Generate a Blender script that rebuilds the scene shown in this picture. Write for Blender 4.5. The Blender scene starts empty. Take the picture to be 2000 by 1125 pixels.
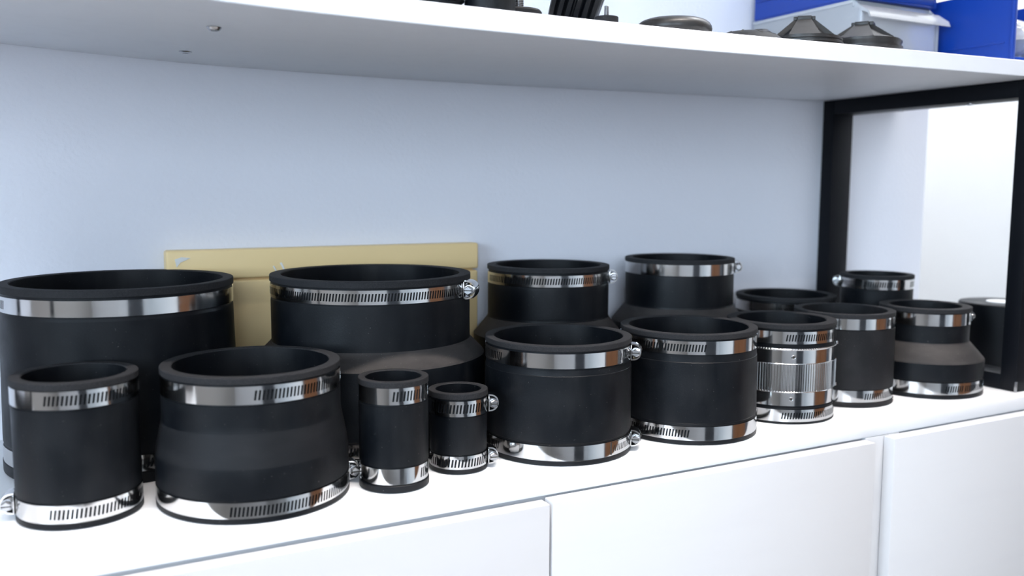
import bpy, bmesh, math, random
from mathutils import Matrix, Vector
random.seed(4)
C = bpy.context.scene.collection
S = bpy.context.scene
PI = math.pi

# ---------------------------------------------------------------- camera
def make_camera():
    cd = bpy.data.cameras.new('camera'); co = bpy.data.objects.new('camera', cd); C.objects.link(co)
    pitch, yaw, roll = .1101, .4869, .0038
    fw = Vector((math.sin(yaw)*math.cos(pitch), math.cos(yaw)*math.cos(pitch), -math.sin(pitch)))
    rt = Vector((math.cos(yaw), -math.sin(yaw), 0)); up = rt.cross(fw)
    r2 = math.cos(roll)*rt + math.sin(roll)*up; u2 = -math.sin(roll)*rt + math.cos(roll)*up
    m = Matrix((r2, u2, -fw)).transposed().to_4x4()
    m.translation = (0, -.588, .2238)
    co.matrix_world = m
    cd.sensor_width = 36; cd.lens = 1748.5*36/2000
    cd.clip_start = .02; cd.clip_end = 50
    cd.dof.use_dof = True; cd.dof.focus_distance = .76; cd.dof.aperture_fstop = 5.0
    S.camera = co
make_camera()
CAM = (0, -.588)

# ---------------------------------------------------------------- world, light, exposure
S.view_settings.view_transform = 'Standard'; S.view_settings.look = 'None'
S.view_settings.gamma = 1; S.view_settings.use_curve_mapping = False
S.view_settings.exposure = -0.05
W = bpy.data.worlds.new('world'); S.world = W; W.use_nodes = True
bg = W.node_tree.nodes['Background']; bg.inputs[0].default_value = (.62, .78, 1, 1); bg.inputs[1].default_value = 1.0

def area(name, loc, rot, sx, sy, power, col, spread=180):
    l = bpy.data.lights.new(name, 'AREA'); l.shape = 'RECTANGLE'; l.size = sx; l.size_y = sy
    l.energy = power; l.color = col; l.spread = math.radians(spread)
    o = bpy.data.objects.new(name, l); C.objects.link(o); o.location = loc; o.rotation_euler = rot
    return o
# daylight just outside the two windows
area('daylight_front', (-.95, -2.66, .68), (PI/2, 0, 0), 1.15, 1.15, 54, (.79, .88, 1))
area('daylight_left', (-1.66, -1.1, .62), (PI/2, 0, -PI/2), 1.5, 1.05, 72, (.70, .85, 1))
# slim fluorescent tubes on the ceiling, two of them added (their own fittings are built below)
TUBES = [(.45, -.456), (.45, -1.7)]
area('tube_light', (.45, -.456, 1.712), (0, 0, 0), 1.2, .028, 12.5, (1, .90, .83), 62)
area('tube_light', (-.85, -.436, 1.712), (0, 0, 0), .6, .028, 7, (1, .93, .88), 110)  # added lamp, brightens the left end of the wall
area('tube_light', (1.46, .42, 1.712), (0, 0, PI/2), .9, .05, 27, (.97, .98, 1))  # added lamp, turns the recess wall white
area('tube_light', (.45, -1.7, 1.712), (0, 0, 0), 1.2, .028, 6, (1, .95, .90))

# ---------------------------------------------------------------- materials
def mat(name, col, rough=.5, metal=0, spec=.5, noise=None, bump=None, rnoise=None, coat=0):
    m = bpy.data.materials.new(name); m.use_nodes = True
    nt = m.node_tree; b = nt.nodes['Principled BSDF']
    b.inputs['Base Color'].default_value = (*col, 1); b.inputs['Roughness'].default_value = rough
    b.inputs['Metallic'].default_value = metal; b.inputs['Specular IOR Level'].default_value = spec
    if coat: b.inputs['Coat Weight'].default_value = coat; b.inputs['Coat Roughness'].default_value = .1
    tc = nt.nodes.new('ShaderNodeTexCoord')
    def nz(scale, detail=3, stretch=None):
        n = nt.nodes.new('ShaderNodeTexNoise'); n.inputs['Scale'].default_value = scale; n.inputs['Detail'].default_value = detail
        if stretch:
            mp = nt.nodes.new('ShaderNodeMapping'); mp.inputs['Scale'].default_value = stretch
            nt.links.new(tc.outputs['Object'], mp.inputs[0]); nt.links.new(mp.outputs[0], n.inputs['Vector'])
        else: nt.links.new(tc.outputs['Object'], n.inputs['Vector'])
        return n
    last = None
    for (scale, lo, hi, c2, st) in (noise or []):
        n = nz(scale, 4, st); r = nt.nodes.new('ShaderNodeValToRGB')
        r.color_ramp.elements[0].position = lo; r.color_ramp.elements[1].position = hi
        nt.links.new(n.outputs[0], r.inputs[0])
        mx = nt.nodes.new('ShaderNodeMix'); mx.data_type = 'RGBA'
        nt.links.new(r.outputs[0], mx.inputs[0])
        if last: nt.links.new(last, mx.inputs[6])
        else: mx.inputs[6].default_value = (*col, 1)
        mx.inputs[7].default_value = (*c2, 1); last = mx.outputs[2]
    if last: nt.links.new(last, b.inputs['Base Color'])
    if rnoise:
        n = nz(rnoise[0], 3, rnoise[3] if len(rnoise) > 3 else None); mr = nt.nodes.new('ShaderNodeMapRange')
        mr.inputs[1].default_value = .3; mr.inputs[2].default_value = .7
        mr.inputs[3].default_value = rnoise[1]; mr.inputs[4].default_value = rnoise[2]
        nt.links.new(n.outputs[0], mr.inputs[0]); nt.links.new(mr.outputs[0], b.inputs['Roughness'])
    if bump:
        n = nz(bump[0], 2); bp = nt.nodes.new('ShaderNodeBump'); bp.inputs['Strength'].default_value = bump[1]
        bp.inputs['Distance'].default_value = bump[2]
        nt.links.new(n.outputs[0], bp.inputs['Height']); nt.links.new(bp.outputs[0], b.inputs['Normal'])
    return m
RUB = mat('black_rubber', (.0027, .0038, .0057), .42, 0, .19,
          noise=[(30, .48, .78, (.0075, .0088, .011), None), (22, .56, .74, (.0125, .0135, .015), (1, 1, .22)), (700, .71, .75, (.10, .10, .10), None)],
          bump=(900, .12, .0006), rnoise=(30, .36, .56))
RIM = mat('cut_rubber_rim', (.016, .0165, .0185), .7, 0, .15, noise=[(1500, .45, .7, (.034, .034, .036), None), (25, .5, .8, (.028, .028, .030), None)], bump=(1800, .3, .0005))
DUST = mat('dusty_rubber_slope', (.030, .028, .028), .62, 0, .2, noise=[(26, .4, .75, (.058, .052, .050), (1, 1, 2.5)), (900, .68, .74, (.12, .11, .11), None)], bump=(900, .15, .0006))
LITSLOPE = mat('rubber_lit_slope', (.0085, .0095, .0115), .55, 0, .2, noise=[(30, .45, .8, (.014, .015, .017), (1, 1, 3))], bump=(900, .12, .0006))  # lighter colour painted on an upward slope, as if catching more light
RUB2 = mat('dusty_rubber', (.010, .0105, .012), .6, 0, .18,
          noise=[(30, .45, .8, (.020, .020, .022), None), (1000, .68, .75, (.08, .08, .08), None)],
          bump=(900, .12, .0006))
STEEL = mat('bright_steel', (.68, .675, .67), .11, 1, rnoise=(9, .08, .14, (1, 1, 14)))
STEEL2 = mat('zinc_steel', (.46, .46, .47), .26, 1)
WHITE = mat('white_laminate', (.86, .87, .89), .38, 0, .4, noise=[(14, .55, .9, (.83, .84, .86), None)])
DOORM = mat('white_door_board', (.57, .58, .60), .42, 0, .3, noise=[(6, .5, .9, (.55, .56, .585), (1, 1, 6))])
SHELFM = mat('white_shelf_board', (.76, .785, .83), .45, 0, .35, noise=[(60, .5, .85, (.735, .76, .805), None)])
WALLM = mat('painted_wall', (.81, .825, .89), .7, 0, .2, noise=[(5, .45, .8, (.795, .81, .875), None), (90, .77, .8, (.70, .73, .79), None)], bump=(230, .35, .0012))
ROOMW = mat('room_wall_paint', (.78, .79, .80), .8, 0, .2, bump=(200, .2, .001))
ROOMG = mat('beige_grey_paint', (.40, .38, .36), .8, 0, .2, bump=(200, .2, .001))
CEILM = mat('ceiling_paint', (.85, .85, .85), .9, 0, .2, bump=(200, .2, .001))
FLOORM = mat('grey_floor', (.34, .33, .32), .5, 0, .4, noise=[(7, .4, .8, (.27, .26, .26), None)])
BLACKM = mat('black_powder_coat', (.004, .005, .0075), .45, 0, .14, bump=(1500, .15, .0003))
BEIGE = mat('beige_enamel', (.92, .70, .36), .38, 0, .35, noise=[(120, .72, .76, (.82, .62, .33), None)])
CHIP = mat('bare_scratch', (.78, .78, .75), .6)
DARKGAP = mat('slot_hole_shade', (.02, .018, .014), .8)  # dark colour standing in for the shade inside slots and holes
BLUE = mat('blue_plastic', (.003, .040, .30), .33, 0, .45)
WOOD = mat('brown_door_wood', (.19, .075, .026), .4, 0, .4, noise=[(9, .35, .75, (.12, .046, .016), (14, 14, 1))])
GREYDOOR = mat('dark_grey_door', (.06, .065, .075), .4, 0, .4)
PLAST = mat('grey_plastic', (.020, .019, .0185), .38, 0, .4, noise=[(300, .55, .8, (.032, .030, .028), None)])
PAPER = mat('white_core_card', (.8, .8, .8), .7)
def clear(name, tint, tr, gl):
    m = bpy.data.materials.new(name); m.use_nodes = True; nt = m.node_tree; nt.nodes.clear()
    o = nt.nodes.new('ShaderNodeOutputMaterial'); t = nt.nodes.new('ShaderNodeBsdfTransparent'); t.inputs[0].default_value = (*tint, 1)
    d = nt.nodes.new('ShaderNodeBsdfDiffuse'); d.inputs[0].default_value = (.86, .89, .93, 1)
    g = nt.nodes.new('ShaderNodeBsdfGlossy'); g.inputs[1].default_value = .08
    a = nt.nodes.new('ShaderNodeMixShader'); a.inputs[0].default_value = tr
    nt.links.new(d.outputs[0], a.inputs[1]); nt.links.new(t.outputs[0], a.inputs[2])
    f = nt.nodes.new('ShaderNodeFresnel'); f.inputs[0].default_value = gl
    b = nt.nodes.new('ShaderNodeMixShader'); nt.links.new(f.outputs[0], b.inputs[0])
    nt.links.new(a.outputs[0], b.inputs[1]); nt.links.new(g.outputs[0], b.inputs[2]); nt.links.new(b.outputs[0], o.inputs[0])
    return m
CLEAR = clear('clear_bin_plastic', (.95, .97, 1), .58, 1.5)
BAGM = clear('clear_bag_film', (.9, .92, .94), .6, 1.5)
GLASS = clear('window_glass', (.97, .99, 1), .97, 1.45)
TUBEM = bpy.data.materials.new('glowing_tube'); TUBEM.use_nodes = True
_b = TUBEM.node_tree.nodes['Principled BSDF']; _b.inputs['Emission Color'].default_value = (1, .97, .93, 1); _b.inputs['Emission Strength'].default_value = 6

# ---------------------------------------------------------------- mesh helpers
def link(name, bm, m, parent=None, sharp=32, smooth=True):
    bmesh.ops.recalc_face_normals(bm, faces=bm.faces)
    me = bpy.data.meshes.new(name); bm.to_mesh(me); bm.free()
    if smooth:
        me.shade_smooth(); me.set_sharp_from_angle(angle=math.radians(sharp))
    me.materials.append(m)
    o = bpy.data.objects.new(name, me); C.objects.link(o)
    if parent: o.parent = parent
    return o
def tag(o, label, cat, group=None):
    o['label'] = label; o['category'] = cat
    if group: o['group'] = group
    return o
def struct(o): o['kind'] = 'structure'; return o
def thing(name, label, cat, loc, rz=0, group=None):
    o = bpy.data.objects.new(name, None); o.empty_display_size = .02; C.objects.link(o)
    o.location = loc; o.rotation_euler = (0, 0, rz)
    return tag(o, label, cat, group)
def box(bm, lo, hi, bevel=0, seg=2):
    g = bmesh.ops.create_cube(bm, size=1)
    for v in g['verts']:
        v.co = Vector([lo[i] + (v.co[i]+.5)*(hi[i]-lo[i]) for i in range(3)])
    if bevel:
        es = list({e for v in g['verts'] for e in v.link_edges})
        bmesh.ops.bevel(bm, geom=es, offset=bevel, segments=seg, affect='EDGES', profile=.5)
def boxobj(name, lo, hi, m, parent=None, bevel=0, seg=2):
    bm = bmesh.new(); box(bm, lo, hi, bevel, seg); return link(name, bm, m, parent)
def lathe(bm, prof, n=96, closed=True, M=None, rad=None):
    rings = []
    for (r, z) in prof:
        ring = []
        for i in range(n):
            a = 2*PI*i/n; rr = rad(r, z, a, i) if rad else r
            co = Vector((rr*math.cos(a), rr*math.sin(a), z))
            ring.append(bm.verts.new(M @ co if M else co))
        rings.append(ring)
    k = len(rings)
    for j in range(k if closed else k-1):
        A, B = rings[j], rings[(j+1) % k]
        for i in range(n):
            bm.faces.new((A[i], A[(i+1) % n], B[(i+1) % n], B[i]))
    return rings
def solid_lathe(bm, prof, n=64, M=None):
    rings = lathe(bm, prof, n, False, M)
    bm.faces.new(rings[0]); bm.faces.new(rings[-1])

# ---------------------------------------------------------------- room
YW = .312; XR = 1.172; XL = -1.6; YB = -2.6; ZF = -.85; ZC = 1.75
def slabs(name, axis, pos, th, u0, u1, z0, z1, holes, m):
    """wall with real openings: axis 'x' (plane x=pos) or 'y'; holes (u0,u1,z0,z1)"""
    us = sorted({u0, u1} | {h[0] for h in holes} | {h[1] for h in holes}); zs = sorted({z0, z1} | {h[2] for h in holes} | {h[3] for h in holes})
    bm = bmesh.new()
    for a, b in zip(us, us[1:]):
        for c, d in zip(zs, zs[1:]):
            if any(h[0] <= a and b <= h[1] and h[2] <= c and d <= h[3] for h in holes): continue
            if axis == 'y': box(bm, (a, min(pos, pos+th), c), (b, max(pos, pos+th), d))
            else: box(bm, (min(pos, pos+th), a, c), (max(pos, pos+th), b, d))
    return struct(link(name, bm, m, smooth=False))
struct(boxobj('floor', (XL-.1, YB-.1, ZF-.1), (XR+.7, YW+.9, ZF), FLOORM))
struct(boxobj('ceiling', (XL-.1, YB-.1, ZC), (XR+.7, YW+.9, ZC+.1), CEILM))
struct(boxobj('wall_back', (XL, YW, ZF), (XR, YW+.1, ZC), WALLM))
slabs('wall_front', 'y', YB, -.1, XL-.1, XR+.1, ZF, ZC, [(-1.5, -.4, .1, 1.26)], ROOMW)
slabs('wall_left', 'x', XL, -.1, YB, YW+.1, ZF, ZC, [(-1.82, -.38, .1, 1.14)], ROOMG)
slabs('wall_right', 'x', XR, .1, YB, -.085, ZF, ZC, [], ROOMW)
# lit recess added past the back wall's end to account for the white area
slabs('wall_recess_right', 'x', 1.75, .1, -.185, 1.1, ZF, ZC, [], ROOMW)
slabs('wall_recess_back', 'y', 1.0, .1, XR, 1.75, ZF, ZC, [], ROOMW)
slabs('wall_recess_front', 'y', -.085, -.1, XR+.1, 1.75, ZF, ZC, [], ROOMW)
slabs('wall_recess_left', 'x', XR, -.1, YW+.1, 1.0, ZF, ZC, [], ROOMW)
struct(boxobj('trim_5', (1.43, -.04, ZC-.03), (1.49, .88, ZC), WHITE, None, .004))  # fitting for the added recess lamp
def window(name, axis, pos, u0, u1, z0, z1, n):
    bm = bmesh.new(); w = .045
    bars = [(u0, u0+w, z0, z1), (u1-w, u1, z0, z1), (u0+w, u1-w, z0, z0+w), (u0+w, u1-w, z1-w, z1)]
    for k in range(1, n):
        u = u0+(u1-u0)*k/n; bars.append((u-.02, u+.02, z0+w, z1-w))
    for a, b, c, d in bars:
        if axis == 'y': box(bm, (a, pos-.06, c), (b, pos-.015, d))
        else: box(bm, (pos-.06, a, c), (pos-.015, b, d))
    fr = struct(link(name, bm, WHITE, smooth=False))
    for k in range(n):
        a = u0+(u1-u0)*k/n+.03; b = u0+(u1-u0)*(k+1)/n-.03
        if axis == 'y': boxobj('pane', (a, pos-.04, z0+w), (b, pos-.036, z1-w), GLASS, fr)
        else: boxobj('pane', (pos-.04, a, z0+w), (pos-.036, b, z1-w), GLASS, fr)
window('window_1', 'y', YB, -1.5, -.4, .1, 1.26, 2)
window('window_2', 'x', XL, -1.82, -.38, .1, 1.14, 2)
# brown wooden door with dark frame on the right wall, dark door added behind the camera to reflect as a stripe in the steel
d1 = struct(boxobj('door_1', (XR-.02, -.66, ZF), (XR-.0005, -.18, 1.2), WOOD, None, .002))
for a, b in ((-.655, -.425), (-.415, -.185)): boxobj('door_panel', (XR-.03, a+.02, ZF+.05), (XR-.02, b-.02, 1.15), WOOD, d1, .003)
tr1 = bmesh.new(); box(tr1, (XR-.03, -.18, ZF), (XR-.0005, -.09, 1.26)); box(tr1, (XR-.03, -.70, ZF), (XR-.0005, -.66, 1.26)); box(tr1, (XR-.03, -.66, 1.2), (XR-.0005, -.18, 1.26))
struct(link('trim_1', tr1, GREYDOOR, smooth=False))
d2 = struct(boxobj('added_dark_door', (.15, YB, ZF), (.85, YB+.03, 1.2), GREYDOOR, None, .002))
boxobj('added_door_handle', (.20, YB+.03, .12), (.24, YB+.07, .16), STEEL2, d2, .004)
for (tx, ty) in TUBES:
    struct(boxobj('trim_2' if ty > -1 else 'trim_3', (tx-.63, ty-.03, ZC-.03), (tx+.63, ty+.03, ZC), WHITE, None, .004))

struct(boxobj('trim_4', (-1.18, -.456, ZC-.03), (-.52, -.406, ZC), WHITE, None, .004))  # fitting for the added left lamp
# ---------------------------------------------------------------- furniture
X0 = -.37           # left end of the unit
XE = 1.165; XSH = 1.105
wt = tag(boxobj('worktop', (X0, 0, -.0149), (XE, YW-.0005, 0), WHITE, None, .0007), 'white laminate worktop carrying the rubber couplings', 'worktop')
# upper shelf board, slightly sagging between its frames
SAG = [(-.40, .3510), (-.20, .3505), (-.10, .3490), (-.03, .3466), (.04, .3432), (.10, .3408), (.16, .3392), (.25, .3382), (.36, .3379), (.48, .3383), (.65, .3405), (.80, .3425), (.93, .3441), (.9558, .3446), (1.0, .3449), (1.2, .3449)]
def zsag(x):
    for k, ((x0, z0), (x1, z1)) in enumerate(zip(SAG, SAG[1:])):
        if x <= x1:
            p = SAG[max(0, k-1)]; q = SAG[min(len(SAG)-1, k+2)]
            t = (x-x0)/(x1-x0); h = x1-x0
            m0 = (z1-p[1])/(x1-p[0]) if k else (z1-z0)/h; m1 = (q[1]-z0)/(q[0]-x0)
            return (2*t**3-3*t*t+1)*z0+(t**3-2*t*t+t)*h*m0+(-2*t**3+3*t*t)*z1+(t**3-t*t)*h*m1
    return SAG[-1][1]
ST = .0163; YS = .0106
bm = bmesh.new(); N = 110; rows = []
for i in range(N+1):
    x = X0+(XSH-X0)*i/N; z = zsag(x); e = .0006
    sec = [(YS+e, z), (YW-.0006, z), (YW-.0006, z+ST), (YS+e, z+ST), (YS, z+ST-e), (YS, z+e)]
    rows.append([bm.verts.new((x, y, zz)) for y, zz in sec])
for a, b in zip(rows, rows[1:]):
    for j in range(6): bm.faces.new((a[j], a[(j+1) % 6], b[(j+1) % 6], b[j]))
bm.faces.new(rows[0]); bm.faces.new(rows[-1])
shelf = tag(link('shelf_board', bm, SHELFM, sharp=25), 'long white shelf board above the couplings, sagging slightly', 'shelf')
for (x, y, deep) in ((.1206, .1053, .0026), (.1195, .2397, .0014)):
    bm = bmesh.new(); z = zsag(x); n = 24
    # countersunk screw: dished washer rim, head and cross recess
    solid_lathe(bm, [(.0052, z+.001), (.0055, z-.0002), (.0050, z-deep*.5), (.0036, z-deep), (.0012, z-deep)], n, Matrix.Translation((x, y, 0)))
    box(bm, (x-.0022, y-.0004, z-deep-.0003), (x+.0022, y+.0004, z-deep+.0002)); box(bm, (x-.0004, y-.0022, z-deep-.0003), (x+.0004, y+.0022, z-deep+.0002))
    s = link('screw_head', bm, STEEL2, shelf)
# black end frames
def frame(xa, label, screws):
    xb = xa+.0371; ya, yb = .0156, YW-.001; t = .019; zt = zsag(min(max((xa+xb)/2, X0), XE))-.0006; zt = min(zsag(xa), zsag(xb))-.0002
    f = thing('side_frame', label, 'frame', ((xa+xb)/2, (ya+yb)/2, 0)); cx, cy = (xa+xb)/2, (ya+yb)/2
    q = lambda lo, hi, nm: boxobj(nm, tuple(a-b for a, b in zip(lo, (cx, cy, 0))), tuple(a-b for a, b in zip(hi, (cx, cy, 0))), BLACKM, f, .0009)
    q((xa, ya, .0002), (xb, ya+t, zt), 'post'); q((xa, yb-t, .0002), (xb, yb, zt), 'post')
    q((xa, ya+t, zt-t), (xb, yb-t, zt), 'top_rail'); q((xa, ya+t, .0002), (xb, yb-t, t-.001), 'bottom_rail')
    for y in screws:
        bm = bmesh.new(); solid_lathe(bm, [(.0045, zt-t+.001), (.0045, zt-t-.0008), (.003, zt-t-.0022), (.001, zt-t-.0024)], 16, Matrix.Translation((0, y-cy, 0)))
        link('screw', bm, STEEL2, f)
    return f
fr = frame(.9558, 'black metal rectangular end frame at the right holding up the shelf', (.105, .2))
frame(-.36, 'black metal end frame at the left edge of the worktop', (.105, .2))
bm = bmesh.new(); box(bm, (-.0012, -.0012, 0), (.0012, .0012, .012), .0004); q = link('corner_chip', bm, STEEL2, fr); q.location = (.9563-(.9558+.0371/2), .0161-(.0156+YW-.001)/2, .0002); q['label'] = 'bare metal chip on the front corner of the post'
# base cabinets under the worktop
def cabinet(xa, xb, doors, label, wide=None):
    f = thing('base_cabinet', label, 'cabinet', ((xa+xb)/2, .15, ZF)); o = ((xa+xb)/2, .15, ZF)
    q = lambda nm, lo, hi, m, bv=.0006: boxobj(nm, tuple(a-b for a, b in zip(lo, o)), tuple(a-b for a, b in zip(hi, o)), m, f, bv)
    zt = -.0151
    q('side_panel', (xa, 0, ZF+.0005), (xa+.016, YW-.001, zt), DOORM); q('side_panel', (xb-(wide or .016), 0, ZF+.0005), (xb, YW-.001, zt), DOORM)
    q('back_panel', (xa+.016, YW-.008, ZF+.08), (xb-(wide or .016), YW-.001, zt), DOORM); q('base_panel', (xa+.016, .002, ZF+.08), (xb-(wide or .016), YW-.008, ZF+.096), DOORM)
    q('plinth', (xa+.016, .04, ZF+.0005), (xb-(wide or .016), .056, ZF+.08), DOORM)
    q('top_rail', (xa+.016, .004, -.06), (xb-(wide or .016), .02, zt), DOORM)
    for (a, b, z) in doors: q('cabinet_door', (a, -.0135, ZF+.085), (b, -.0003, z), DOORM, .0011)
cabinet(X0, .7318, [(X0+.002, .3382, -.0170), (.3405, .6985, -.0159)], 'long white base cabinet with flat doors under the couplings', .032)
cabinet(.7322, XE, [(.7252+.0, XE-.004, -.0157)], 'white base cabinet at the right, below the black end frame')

# beige wall box behind the big couplings
bx = thing('wall_box', 'beige enamelled metal box on the wall behind the two biggest couplings', 'electrical box', (.264, YW-.0006, .08))
zc = .08
boxobj('box_body', (-.157, -.0125, -.07), (.157, 0, .083), BEIGE, bx, .002)
boxobj('upper_cover', (-.1605, -.0195, .0573), (.1605, -.0005, .0855), BEIGE, bx, .0025, 3)
boxobj('lower_cover', (-.1605, -.0180, -.075), (.1605, -.0005, .0556), BEIGE, bx, .0025, 3)
def scratch(pts, nm='paint_chip'):
    bm = bmesh.new(); vs = [bm.verts.new((x, -.0200, z)) for x, z in pts]; f = bm.faces.new(vs)
    r = bmesh.ops.extrude_face_region(bm, geom=[f]); bmesh.ops.translate(bm, verts=[v for v in r['geom'] if isinstance(v, bmesh.types.BMVert)], vec=(0, .0008, 0))
    s = link(nm, bm, CHIP, bx, smooth=False); s['label'] = 'pale chip in the beige paint'
scratch([(-.153, .0775), (-.147, .0795), (-.139, .0785), (-.143, .0765), (-.148, .0745), (-.1515, .070)])
scratch([(-.056, .071), (-.054, .0715), (-.050, .062), (-.0515, .0615)])
scratch([(-.063, .068), (-.0615, .0685), (-.059, .063), (-.060, .0625)])

# ---------------------------------------------------------------- clamps and couplings
def P3(R, phi, z): return (R*math.sin(phi), -R*math.cos(phi), z)
def band_mesh(R, z0, z1, slots, th=.0009, arc=None, hf=.55, slant=.0005):
    """thin steel strip round the sleeve with punched slanting slots"""
    pitch = .00268/R; hw = .00070/R
    a0, a1 = arc or (-PI, PI); full = arc is None
    cols = []                                   # (angle, in slot zone, slot starts here)
    zone = lambda a: any(s[0] <= a <= s[1] for s in slots)
    marks = []
    for s0, s1 in slots:
        k = 0
        while s0+k*pitch+hw*2 < s1:
            c = s0+k*pitch+hw; marks += [(c-hw, True), (c+hw, False)]; k += 1
    a = a0; base = []
    while a < a1-1e-6:
        if not any(s0-.02 < a < s1+.02 for s0, s1 in slots): base.append((a, False))
        a += math.radians(3)
    if not full: base.append((a1, False))
    cols = sorted(base+[(m, f) for m, f in marks if a0 < m < a1])
    h = z1-z0; zs0 = z0+h*(.5-hf/2); zs1 = z0+h*(.5+hf/2); sl = slant/R
    inslot = lambda a: any(s0-.001 <= a <= s1+.001 for s0, s1 in slots)
    bm = bmesh.new(); V = []
    for (a, st) in cols:
        k = sl if inslot(a) else 0
        V.append([bm.verts.new(P3(R, a, z0)), bm.verts.new(P3(R, a-k, zs0)), bm.verts.new(P3(R, a+k, zs1)), bm.verts.new(P3(R, a, z1))])
    n = len(cols)
    for i in range(n if full else n-1):
        A, B = V[i], V[(i+1) % n]
        for j in range(3):
            if j == 1 and cols[i][1]: continue
            bm.faces.new((A[j], B[j], B[j+1], A[j+1]))
    bmesh.ops.recalc_face_normals(bm, faces=bm.faces)
    # make sure normals look outward, then give the strip its thickness inwards
    f = next(iter(bm.faces)); c = f.calc_center_median()
    if f.normal.dot(Vector((c.x, c.y, 0))) < 0: bmesh.ops.reverse_faces(bm, faces=bm.faces)
    r = bmesh.ops.solidify(bm, geom=list(bm.faces), thickness=th)
    return bm
def local(phi, R, z):
    """frame on the band: x tangent (towards growing phi), y outward, z up"""
    t = Vector((math.cos(phi), math.sin(phi), 0)); n = Vector((math.sin(phi), -math.cos(phi), 0))
    m = Matrix((t, n, Vector((0, 0, 1)))).transposed().to_4x4(); m.translation = n*R+Vector((0, 0, z)); return m
def worm_screw(parent, R, phi, z, head=-1, s=1.0):
    M = local(phi, R, z)
    # saddle and arched housing over the screw
    bm = bmesh.new(); L = .0062*s; n = 14; th = .0008
    prof = []
    for k in range(n+1):
        a = PI*k/n; prof.append((-.0079*s*math.cos(a), .0003+.0092*s*max(0, math.sin(a))**.75))
    inner = [(x*.86, max(.0002, y-th*1.1)) for x, y in prof]
    rows = []
    for u in (-L, L*.0, L):
        w = 1 if abs(u) < L else .93
        rows.append([bm.verts.new(M @ Vector((u, y*w, x*w))) for x, y in prof+inner[::-1]])
    k = len(rows[0])
    for a, b in zip(rows, rows[1:]):
        for j in range(k): bm.faces.new((a[j], a[(j+1) % k], b[(j+1) % k], b[j]))
    bm.faces.new(rows[0]); bm.faces.new(rows[-1])
    b2 = bmesh.new(); box(b2, (-.0085*s, -.0002, -.0064*s), (.0085*s, .0007, .0064*s), .0003); 
    for v in b2.verts: v.co = M @ v.co
    me = bpy.data.meshes.new('t'); b2.to_mesh(me); b2.free(); bm.from_mesh(me); bpy.data.meshes.remove(me)
    link('screw_housing', bm, STEEL, parent)
    # screw: threaded shank, collar, hexagon head with a slot
    bm = bmesh.new(); Q = M @ Matrix.Translation((0, .0043*s, 0)) @ Matrix.Rotation(head*PI/2, 4, 'Y')
    pr = [(.0005, -.0085*s)]; zz = -.0085*s
    while zz < .0062*s:
        pr += [(.0026*s, zz), (.0034*s, zz+.0005), (.0026*s, zz+.001)]; zz += .0011
    solid_lathe(bm, pr+[(.0030*s, .0066*s), (.0040*s, .0067*s), (.0040*s, .0077*s), (.0034*s, .0078*s)], 18, Q)
    hexr = [(.0036*s, .0078*s), (.0036*s, .0108*s), (.0029*s, .0114*s), (.0009*s, .0114*s)]
    solid_lathe(bm, hexr, 6, Q)
    link('clamp_screw', bm, STEEL2, parent)
    bm = bmesh.new(); box(bm, (-.0004, -.0032*s, .0112*s), (.0004, .0032*s, .01155*s))
    for v in bm.verts: v.co = Q @ v.co
    link('screw_slot', bm, DARKGAP, parent)
def clamp(parent, R, z0, z1, slots=(), screw=None, head=-1, tail=None, s=1.0, hf=.55):
    D = math.radians
    bm = band_mesh(R, z0, z1, [(D(a), D(b)) for a, b in slots], hf=hf)
    if tail:                                     # free end of the strip lying over the band
        b2 = band_mesh(R+.0008, z0+.0006, z1-.0006, [(D(tail[0])+.03, D(tail[1])-.02)], th=.0006, arc=(D(tail[0]), D(tail[1])), hf=.5)
        me = bpy.data.meshes.new('t'); b2.to_mesh(me); b2.free(); bm.from_mesh(me); bpy.data.meshes.remove(me)
    b = link('hose_clamp', bm, STEEL, parent, sharp=28)
    if screw is not None: worm_screw(b, R, D(screw), (z0+z1)/2, head, s)
    return b
def sleeve(parent, R, Rb, H, Rin, mid, top, bot, liptop=.0047, lipbot=.0045, m=RUB, n=128, Rbin=None, dust_or_lit=False):
    """moulded rubber body: top lip, clamp seat, body points mid [(r,z)..] downward, clamp seat, bottom lip"""
    e = .0007; s1, s0 = top; b1, b0 = bot; Rt = R
    Rbi = Rbin or Rin*Rb/R
    pr = [(Rin+e, H), (Rt-e, H), (Rt-.0002, H-.0002), (Rt, H-e), (Rt, H-liptop+e*.6), (Rt-e*.6, H-liptop), (Rt-.0014, H-liptop-.0002), (Rt-.0014, s0-.0004), (Rt-.0011, s0-.0012)]
    pr += mid
    pr += [(Rb-.0011, b1+.0012), (Rb-.0014, b1+.0004), (Rb-.0014, lipbot+.0002), (Rb-e*.6, lipbot), (Rb, lipbot-e*.6), (Rb, e), (Rb-e, .0003), (Rbi+e, .0003), (Rbi, .001)]
    pr += [(Rbi, min(p[1] for p in mid)), (Rin, max(p[1] for p in mid)), (Rin, H-e)]
    bm = bmesh.new(); lathe(bm, pr, n); bmesh.ops.recalc_face_normals(bm, faces=bm.faces); bm.normal_update()
    for f in bm.faces:
        c = f.calc_center_median(); rr = math.hypot(c.x, c.y)
        if dust_or_lit == 'lit_slope' and .08 < f.normal.z < .97 and rr > Rin+.004 and lipbot < c.z < s0-.003 and abs(f.normal.z-.186) < .1: f.material_index = 3
        elif c.z > H-liptop and rr > Rin+.0001: f.material_index = 1
        elif .25 < f.normal.z < .97 and rr > Rin+.004 and liptop < c.z < s0-.003: f.material_index = 2 if dust_or_lit is True else 0
    o = link('rubber_sleeve', bm, m, parent, sharp=8)
    o.data.materials.append(RIM); o.data.materials.append(DUST); o.data.materials.append(LITSLOPE)
    return o
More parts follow.
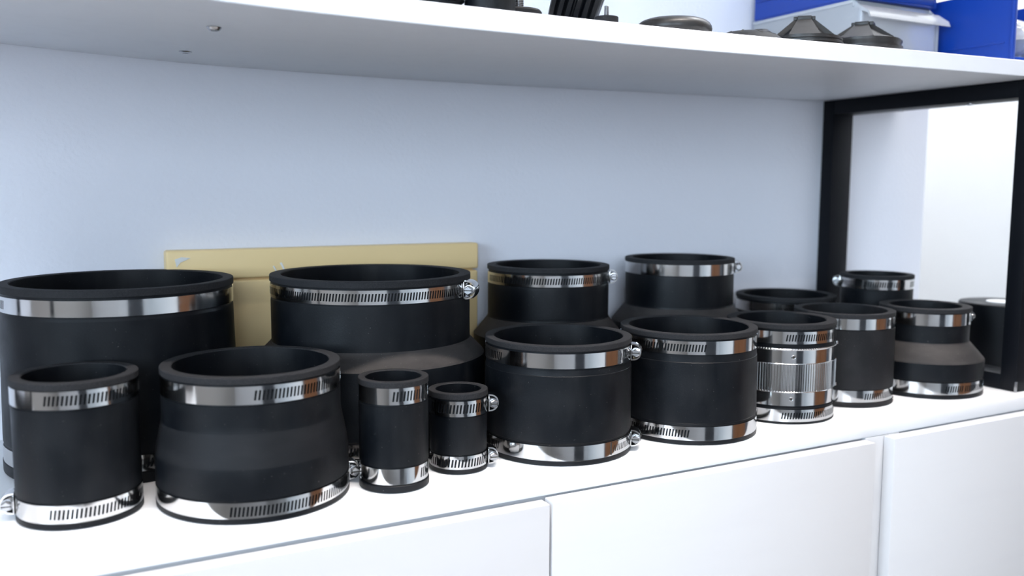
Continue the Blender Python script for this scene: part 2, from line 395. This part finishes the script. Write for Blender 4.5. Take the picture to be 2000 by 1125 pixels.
def coupling(X, Y, label, group=None, name='pipe_coupling'):
    a = math.atan2(CAM[0]-X, -(CAM[1]-Y))
    return thing(name, label, 'coupling', (X, Y, 0), a, group)
def straight(R, z1, z0, Rb=None):
    Rb = Rb or R; return [(R-.0004, z1-.0014), (R-.0004, z1-.003), (Rb-.0004, z0+.003), (Rb-.0004, z0+.0014)]

# front row, left to right
A = coupling(.0177, .0867, 'plain straight black rubber coupling with two long-slotted bands, leftmost of the front row')
sleeve(A, .0404, .0404, .0978, .0327, straight(.0404, .0807, .0170), (.0925, .0807), (.0170, .0045))
clamp(A, .0402, .0807, .0927, [(-28, 118)]); clamp(A, .0402, .0048, .0170, [(-28, 105)], screw=-97, head=1)
B = coupling(.1336, .0703, 'wide black coupling bulging outward at its waist, second from left in the front row')
sleeve(B, .0635, .0688, .0986, .0552, [(.0631, .0790), (.0632, .0765), (.0633, .0655), (.0637, .0605), (.0677, .0400), (.0681, .0375), (.0685, .0320), (.0684, .0165)], (.0928, .0804), (.0152, .0040), dust_or_lit='lit_slope')
clamp(B, .0633, .0804, .0928, [(1, 150)]); clamp(B, .0686, .0030, .0152, [(-14, 88)], screw=97, head=-1)
Cc = coupling(.232, .0415, 'small tall black coupling standing alone in front of the biggest reducer')
sleeve(Cc, .0265, .0265, .0837, .0212, straight(.0266, .0667, .0185), (.079, .0667), (.0185, .0066), lipbot=.0058)
clamp(Cc, .0259, .0667, .0790, [(-1, 110)], hf=.6); clamp(Cc, .0259, .0066, .0185, [(50, 120)], hf=.6)
Dd = coupling(.2927, .0567, 'smallest black coupling, shortest and narrowest, with slots all round its bands')
sleeve(Dd, .0239, .0236, .0649, .0183, straight(.0235, .0466, .0147), (.0588, .0466), (.0147, .0040))
clamp(Dd, .0236, .0466, .0588, [(-62, 84)], screw=98, head=-1, s=.95, hf=.58); clamp(Dd, .0234, .0036, .0147, [(-66, 84)], screw=98, head=-1, s=.95, hf=.58)
Ee = coupling(.3959, .0734, 'wide straight black coupling with shiny plain bands and two screws at its right side')
sleeve(Ee, .0636, .0643, .0986, .0558, [(.0629, .0790), (.0630, .0765), (.0633, .0742), (.0636, .0738), (.0639, .0220), (.0638, .0190), (.0634, .0185)], (.0923, .0803), (.0164, .0046))
clamp(Ee, .0634, .0803, .0923, [(-85, -46)], screw=82, head=-1, tail=(52, 76)); clamp(Ee, .0641, .0046, .0166, [(-80, -50)], screw=84, head=-1, tail=(44, 78))
Ff = coupling(.5356, .0697, 'wide straight black coupling right of the shiny twin-screw one, slots on its band left halves')
sleeve(Ff, .0632, .0650, .0984, .0550, [(.0626, .0796), (.0627, .0765), (.0629, .0738), (.0633, .0733), (.0642, .0220), (.0641, .0196), (.0638, .0190)], (.0923, .0806), (.0166, .0044))
clamp(Ff, .0630, .0806, .0923, [(-72, 17)]); clamp(Ff, .0648, .0044, .0166, [(-72, 3)])
Gg = coupling(.6573, .0742, 'black coupling wrapped in a ribbed stainless steel shield')
sleeve(Gg, .0531, .0535, .0965, .0432, [(.0524, .0770), (.0524, .0740), (.0519, .0735), (.0519, .0165), (.0528, .0160), (.0529, .0150)], (.0898, .0780), (.0143, .0026), lipbot=.0026)
clamp(Gg, .0529, .0780, .0898, [(6, 115)]); clamp(Gg, .0533, .0026, .0143, [(4, 110)])
bm = bmesh.new(); Rs = .0529
pr = [(.0521, .0736), (Rs+.0006, .0737), (Rs+.0009, .0731), (Rs+.0005, .0724), (Rs, .0718), (Rs, .0592), (Rs+.0003, .0588), (Rs+.0003, .0584), (Rs+.0003, .0322), (Rs+.0003, .0318), (Rs+.0008, .0313), (Rs, .0308), (Rs, .0180), (.0521, .0178)]
def ribs(r, z, a, i):
    if .0320 < z < .0586: return r+(.00055 if (i//2) % 2 == 0 else -.00045)
    if .0729 < z < .0733: return r+(.0003 if (i//2) % 2 == 0 else -.0002)
    return r
lathe(bm, pr, 512, True, None, ribs)
sh = link('steel_shield', bm, STEEL, Gg, sharp=24); sh['label'] = 'ribbed stainless steel shield'
for z, ph in ((.0655, 14), (.0249, 13)):
    M = local(math.radians(ph), Rs, z) @ Matrix.Rotation(-PI/2, 4, 'X')
    bm = bmesh.new(); lathe(bm, [(.0012, -.0002), (.0013, .0004), (.0017, .0006), (.0021, .0003), (.0022, -.0002)], 20, True, M); link('eyelet', bm, STEEL2, sh)
    bm = bmesh.new(); solid_lathe(bm, [(.00125, -.0002), (.00125, .00025)], 16, M); link('eyelet_hole', bm, DARKGAP, sh)
for z in (.0736, .0315):                         # thin strap ends curling off the shield's right edge
    bm = bmesh.new(); M = local(math.radians(93), Rs+.0008, z); lathe(bm, [(.0006, -.0016), (.0017, -.0016), (.0017, .0016), (.0006, .0016)], 16, True, M); link('strap_loop', bm, STEEL, sh)
Hh = coupling(.7659, .0914, 'dull grey-black straight coupling between the steel-shielded coupling and the right reducer')
sleeve(Hh, .0518, .0530, .0970, .0436, straight(.0520, .0812, .0178, .0528), (.0935, .0812), (.0178, .0058), lipbot=.0050, m=RUB2)
clamp(Hh, .0514, .0812, .0935, [(56, 120)]); clamp(Hh, .0523, .0058, .0178, [(27, 110)])
Ii = coupling(.8864, .084, 'small stepped reducer beside the black frame, rightmost of the front row')
sleeve(Ii, .0485, .0637, .0955, .0378, [(.0470, .0760), (.0470, .0580), (.0474, .0568), (.0482, .0560), (.0628, .0392), (.0635, .0378), (.0635, .0355), (.0632, .0195)], (.0900, .0767), (.0178, .0050), lipbot=.0046, Rbin=.052, dust_or_lit=True)
clamp(Ii, .0480, .0772, .0900, [(66, 130)], screw=112, head=-1, s=.7); clamp(Ii, .0633, .0050, .0175, [(23, 42), (44, 95)])
# back row, left to right
Oo = coupling(.0585, .2185, 'very large straight black coupling cut by the left edge of the photo')
sleeve(Oo, .0898, .0920, .1485, .0812, [(.0888, .1272), (.0892, .1250), (.0893, .1200), (.0912, .0300), (.0912, .0245)], (.1408, .1285), (.0225, .0090), liptop=.0058, lipbot=.0088)
clamp(Oo, .0895, .1286, .1408, [(-112, -66)]); clamp(Oo, .0916, .0095, .0220, [(0, 60)])
Nn = coupling(.2659, .1873, 'largest black stepped reducer, standing in front of the beige box')
sleeve(Nn, .0898, .1030, .1484, .0796, [(.0888, .1280), (.0891, .1255), (.0891, .0925), (.0893, .0900), (.0905, .0882), (.1012, .0775), (.1024, .0758), (.1026, .0735), (.1026, .0190)], (.1416, .1294), (.0168, .0056), liptop=.0056, Rbin=.092, dust_or_lit=True)
clamp(Nn, .0895, .1296, .1414, [(-110, 58)], screw=68, head=-1, s=1.15); clamp(Nn, .1026, .0056, .0168, [(-60, 60)])
Mm = coupling(.4736, .2253, 'black reducer by the wall just right of the beige box, slotted band and screw')
sleeve(Mm, .0643, .0790, .1456, .0547, [(.0634, .1262), (.0636, .1240), (.0636, .0935), (.0640, .0915), (.0648, .0902), (.0772, .0752), (.0786, .0738), (.0786, .0700), (.0786, .0190)], (.1388, .1272), (.0168, .0056), Rbin=.068, dust_or_lit=True)
clamp(Mm, .0640, .1274, .1388, [(-70, 82)], screw=92, head=-1); clamp(Mm, .0788, .0056, .0168)
Ll = coupling(.6496, .2285, 'black reducer against the wall with a smooth unslotted band, tallest right of center')
sleeve(Ll, .0620, .0770, .1471, .0530, [(.0611, .1294), (.0613, .1270), (.0613, .0955), (.0617, .0937), (.0626, .0924), (.0752, .0770), (.0766, .0752), (.0766, .0700), (.0766, .0190)], (.1428, .1304), (.0168, .0056), Rbin=.066, dust_or_lit=True)
clamp(Ll, .0617, .1304, .1428, screw=97, head=1, tail=(60, 90)); clamp(Ll, .0768, .0056, .0168)
Kk = coupling(.819, .231, 'low black coupling in the back row between the smooth-banded reducer and the frame')
sleeve(Kk, .0602, .0602, .0961, .0510, straight(.0602, .0770, .0170), (.0895, .0770), (.0165, .0045))
clamp(Kk, .0599, .0772, .0895); clamp(Kk, .0599, .0048, .0165)
Jj = coupling(.912, .173, 'dark coupling tucked behind the right reducer, its screw pointing left at the frame')
sleeve(Jj, .0428, .0275, .1222, .0345, [(.0420, .1040), (.0420, .0660), (.0415, .0640), (.0280, .0480), (.0271, .0460), (.0271, .0190)], (.1178, .1060), (.0168, .0050), Rbin=.021)
clamp(Jj, .0424, .1060, .1178, [(-60, 50), (62, 110)], screw=-90, head=1); clamp(Jj, .0272, .0050, .0168)

# tape roll on the worktop beyond the frame
tp = thing('tape_roll', 'black tape roll with a pale core standing beyond the right frame', 'tape', (1.095, .130, 0))
bm = bmesh.new(); lathe(bm, [(.0180, .0815), (.0488, .0815), (.0500, .0800), (.0500, .0015), (.0488, .0003), (.0180, .0003)], 96); link('tape_body', bm, RUB, tp)
bm = bmesh.new(); solid_lathe(bm, [(.0178, .0003), (.0178, .0822), (.0170, .0826), (.002, .0826)], 48); q = link('core', bm, PAPER, tp); q['label'] = 'pale core'

# ---------------------------------------------------------------- things on the upper shelf
def zt(x): return zsag(x)+ST
def thread(bm, r, z0, z1, M=None, pitch=.0013):
    pr = [(.0004, z0)]; z = z0
    while z < z1: pr += [(r*.86, z), (r, z+pitch*.5), (r*.86, z+pitch)]; z += pitch
    solid_lathe(bm, pr+[(r*.8, z), (.0004, z)], 20, M)
def stud(name, label, x, y, R, h, rb, hb, dome=.002):
    t = thing(name, label, 'rubber mount', (x, y, zt(x)+.0003))
    bm = bmesh.new(); solid_lathe(bm, [(R-.0015, 0), (R, .0012), (R, h-dome), (R-dome*.6, h-dome*.25), (R-dome*2, h), (.001, h)], 40); link('rubber_base', bm, RUB2, t)
    bm = bmesh.new(); thread(bm, rb, h-.001, h+hb, pitch=rb*.3); link('threaded_stud', bm, STEEL2, t)
stud('rubber_mount', 'flat black rubber foot with a thick threaded bolt, beside the black bush', .3425, .050, .0185, .0092, .0044, .035)
stud('rubber_mount', 'little black rubber puck with a thin bolt in front of the ribbed ring', .4168, .037, .0097, .0085, .0020, .0085, .0006)
t = thing('rubber_bush', 'plain black rubber cylinder at the shelf edge, cut by the photo top', 'bush', (.3095, .034, zt(.3095)+.0003))
bm = bmesh.new(); lathe(bm, [(.007, .0005), (.0182, 0), (.0192, .001), (.0192, .047), (.0182, .048), (.007, .048)], 48); link('bush_body', bm, RUB, t)
bm = bmesh.new(); solid_lathe(bm, [(.0066, 0), (.0066, .046), (.001, .046)], 24); link('steel_tube', bm, STEEL2, t)
t = thing('ribbed_bellow', 'ribbed black rubber bellow at the far left of the upper shelf items', 'bellow', (.2745, .045, zt(.2745)+.0003))
bm = bmesh.new(); n = 9
pr = [(.010, 0)]
for k in range(n): pr += [(.0150, .0006+k*.0055), (.0172, .0022+k*.0055), (.0172, .0036+k*.0055), (.0150, .0050+k*.0055)]
pr += [(.010, .0506)]
lathe(bm, pr, 48); link('bellow_body', bm, RUB, t)
bm = bmesh.new(); thread(bm, .0030, 0, .05, pitch=.0012); q = link('threaded_rod', bm, mat('rusty_thread', (.20, .14, .09), .5, .8), t); q.location = (.0205, -.003, 0)
# ribbed ring standing on its edge
t = thing('ribbed_ring', 'black ribbed rubber ring standing on edge behind the small bolted puck', 'ring', (.441, .100, zt(.441)+.0010), math.radians(-31))
bm = bmesh.new(); pr = [(.030, -.0205)]
for k in range(6):
    c = -.0175+k*.0070; pr += [(.0570-abs(c)*.14, c-.0030), (.0598-abs(c)*.14, c-.0018), (.0598-abs(c)*.14, c+.0018), (.0570-abs(c)*.14, c+.0030)]
pr += [(.030, .0205)]
lathe(bm, pr, 96, True, Matrix.Translation((0, 0, .0640)) @ Matrix.Rotation(math.radians(19), 4, 'Y') @ Matrix.Rotation(PI/2, 4, 'Y')); link('ring_body', bm, RUB, t)
# rounded ring lying flat
t = thing('rubber_ring', 'smooth rounded black rubber ring lying flat at the shelf edge', 'ring', (.5045, .062, zt(.5045)+.0003))
bm = bmesh.new(); pr = []
for k in range(20):
    a = 2*PI*k/20; pr.append((.0220+.0115*math.cos(a), .0085+.0085*math.sin(a)))
lathe(bm, pr, 72); link('ring_body', bm, PLAST, t)
# flat slotted cap
t = thing('slotted_cap', 'low black domed cap with short slots, left of the finned cones', 'cap', (.5835, .056, zt(.5835)+.0003))
bm = bmesh.new(); solid_lathe(bm, [(.0335, 0), (.0340, .0022), (.0325, .0036), (.0275, .0072), (.0190, .0104), (.0080, .0120), (.001, .0122)], 64); cap = link('cap_body', bm, RUB2, t)
for k in range(9):
    a = 2*PI*k/9+.3; bm = bmesh.new(); 
    a8 = [bm.verts.new((x, y, z)) for x, y, z in ((.0175, -.0008, .0100), (.0275, -.0008, .0064), (.0275, .0008, .0064), (.0175, .0008, .0100), (.0175, -.0008, .0112), (.0275, -.0008, .0075), (.0275, .0008, .0075), (.0175, .0008, .0112))]
    for f in ((0, 1, 2, 3), (4, 5, 6, 7), (0, 1, 5, 4), (1, 2, 6, 5), (2, 3, 7, 6), (3, 0, 4, 7)): bm.faces.new([a8[j] for j in f])
    q = link('slot', bm, DARKGAP, t); q.rotation_euler = (0, 0, a)
t = thing('rubber_plug', 'round black rubber plug peeping out behind the slotted cap', 'plug', (.646, .105, zt(.646)+.0003))
bm = bmesh.new(); solid_lathe(bm, [(.0105, 0), (.0118, .001), (.0118, .018), (.0105, .0225), (.007, .0252), (.001, .026)], 40); link('plug_body', bm, RUB, t)
# finned cones
def cone(x, y, rz, label, R, h, s):
    t = thing('finned_cone', label, 'drain cone', (x, y, zt(x)+.0008), rz)
    bm = bmesh.new(); pr = [(R*.55, 0), (R*.93, 0)]
    for k in range(3): pr += [(R*(1-.02*k), .0012+k*.0034*s), (R*(1-.02*k), .0028+k*.0034*s), (R*(.95-.02*k), .0032+k*.0034*s), (R*(.95-.02*k), .0044+k*.0034*s)]
    pr += [(R*.62, .0115*s), (R*.55, .0105*s)]
    lathe(bm, pr, 72); link('ribbed_flange', bm, PLAST, t)
    bm = bmesh.new(); solid_lathe(bm, [(R*.70, .0075*s), (R*.66, .0112*s), (R*.15, h-.004), (R*.12, h-.006)], 32); link('cone_body', bm, RUB, t)
    for k in range(4):
        a = PI/2*k; bm = bmesh.new(); w0, w1 = R*.40, R*.15
        pts = [(-w0, R*.80, .0098*s), (w0, R*.80, .0098*s), (w1, R*.22, h-.002), (-w1, R*.22, h-.002)]
        out = [bm.verts.new((px, -py, pz)) for px, py, pz in pts]; inn = [bm.verts.new((px*.92, -py+.006, pz-.004)) for px, py, pz in pts]
        bm.faces.new(out); bm.faces.new(inn[::-1])
        for j in range(4): bm.faces.new((out[j], out[(j+1) % 4], inn[(j+1) % 4], inn[j]))
        q = link('fin', bm, PLAST, t, smooth=False); q.rotation_euler = (0, 0, a)
        bm = bmesh.new(); box(bm, (-R*.17, -R*.27, h-.0040), (R*.17, -R*.14, h), .0006); q = link('fin_tip', bm, PLAST, t); q.rotation_euler = (0, 0, a)
A1 = math.atan2(-.67, .648)
cone(.667, .068, math.radians(45)-PI/4+math.atan2(.672, .653), 'dark finned cone with a square tip, in front of the clear bin wall', .0375, .0325, 1.1)
cone(.7565, .075, math.atan2(.7525, .65)+math.radians(72), 'dark finned cone on a thick ribbed flange, right of the square-tipped one', .0395, .0350, 1.75)

# storage bins
def tub(name, label, x0, x1, y0, y1, z0, h, hfront, m, wall=.0022, lipm=None, slope=.03, low=None):
    t = thing(name, label, 'storage bin', ((x0+x1)/2, (y0+y1)/2, z0)); w = (x1-x0)/2; d = (y1-y0)/2
    q = lambda nm, lo, hi, bv=.0008: boxobj(nm, lo, hi, m, t, bv)
    q('bin_base', (-w, -d, 0), (w, d, wall)); q('back_wall', (-w, d-wall, wall), (w, d, h))
    for sx in (-1, 1):
        bm = bmesh.new(); xa, xb = (-w, -w+wall) if sx < 0 else (w-wall, w)
        prof = [(-d, wall), (d-wall, wall), (d-wall, h), (-d+slope, h), (-d, hfront)]
        a = [bm.verts.new((xa, y, z)) for y, z in prof]; b = [bm.verts.new((xb, y, z)) for y, z in prof]
        bm.faces.new(a); bm.faces.new(b[::-1])
        for j in range(5): bm.faces.new((a[j], a[(j+1) % 5], b[(j+1) % 5], b[j]))
        s = link('side_wall', bm, m, t, smooth=False)
        # moulded rail along the side
        xo = (-w-.0016, -w) if sx < 0 else (w, w+.0016)
        boxobj('side_rib', (xo[0], -d+.010, h*.30), (xo[1], d-.004, h*.30+.0015), m, s, .0004)
        boxobj('corner_edge', (xo[0], -d-.0004, 0), (xo[1]+(.004 if sx < 0 else 0), -d+.0035, hfront), m, s, .0006)
    q('front_wall', (-w+wall, -d, wall), (w-wall, -d+wall, low or hfront))
    if low: return t
    # flared hopper lip
    bm = bmesh.new(); pf = [(-d+wall, hfront), (-d+wall, hfront+.0035), (-d-.012, hfront-.006), (-d-.0145, hfront-.012), (-d-.0125, hfront-.012), (-d-.0105, hfront-.0075), (-d, hfront-.003)]
    a = [bm.verts.new((-w-.003, y, z)) for y, z in pf]; b = [bm.verts.new((w+.003, y, z)) for y, z in pf]; k = len(pf)
    bm.faces.new(a); bm.faces.new(b[::-1])
    for j in range(k): bm.faces.new((a[j], a[(j+1) % k], b[(j+1) % k], b[j]))
    link('hopper_lip', bm, m, t, sharp=40)
    q('front_rim', (-w-.001, -d+slope-.001, h-.0075), (w+.001, -d+slope+.002, h+.0001), .001)
    q('top_rim', (-w-.002, -d+slope, h-.004), (-w+wall+.001, d, h+.0002)); q('top_rim', (w-wall-.001, -d+slope, h-.004), (w+.002, d, h+.0002))
    return t
zb = .3616
tub('storage_bin', 'clear plastic open-fronted bin under a blue bin, behind the finned cones', .8165, .9430, .130, .300, zb, .0735, .063, CLEAR, slope=.012)
tub('storage_bin', 'blue plastic bin stacked on top of the clear bin', .8165, .9430, .135, .300, zb+.0740, .075, .030, BLUE)
tub('storage_bin', 'deep blue plastic bin beside the clear bin, its side facing left', .9600, 1.086, .047, .300, zb, .085, .080, BLUE, slope=.003, low=.010)
for k, (x, y, r) in enumerate(((.852, .165, .013), (.874, .172, .015), (.862, .200, .014))):
    t = tag(thing('pipe_plug', ['grey plug nearest the left wall inside the clear bin', 'grey plug in the middle of the clear bin', 'grey plug further back inside the clear bin'][k], 'plug', (x, y, zb+.0024)), ['grey plug nearest the left wall inside the clear bin', 'grey plug in the middle of the clear bin', 'grey plug further back inside the clear bin'][k], 'plug', 'plugs in the clear bin')
    bm = bmesh.new(); lathe(bm, [(r*.6, 0), (r, 0), (r, .020), (r*.9, .0225), (r*.6, .0225)], 32); link('cap_ring', bm, PLAST, t)
# crumpled clear bag in the front of the deep blue bin
bm = bmesh.new(); bmesh.ops.create_icosphere(bm, subdivisions=4, radius=1)
rnd = random.Random(8); dirs = [(Vector((rnd.gauss(0, 1), rnd.gauss(0, 1), rnd.gauss(0, 1))).normalized(), rnd.uniform(.80, 1.0)) for _ in range(34)]
for v in bm.verts:
    n = v.co.normalized(); k = min((c/max(.3, n.dot(d)) for d, c in dirs), default=1); k = min(k, 1.06)
    v.co = Vector((n.x*k*.048, n.y*k*.045, n.z*k*.028+.029))
bag = tag(link('plastic_bag', bm, BAGM, None, sharp=12), 'crumpled clear plastic bag of fittings in the deep blue bin', 'bag'); bag.location = (1.018, .097, zb+.0036)
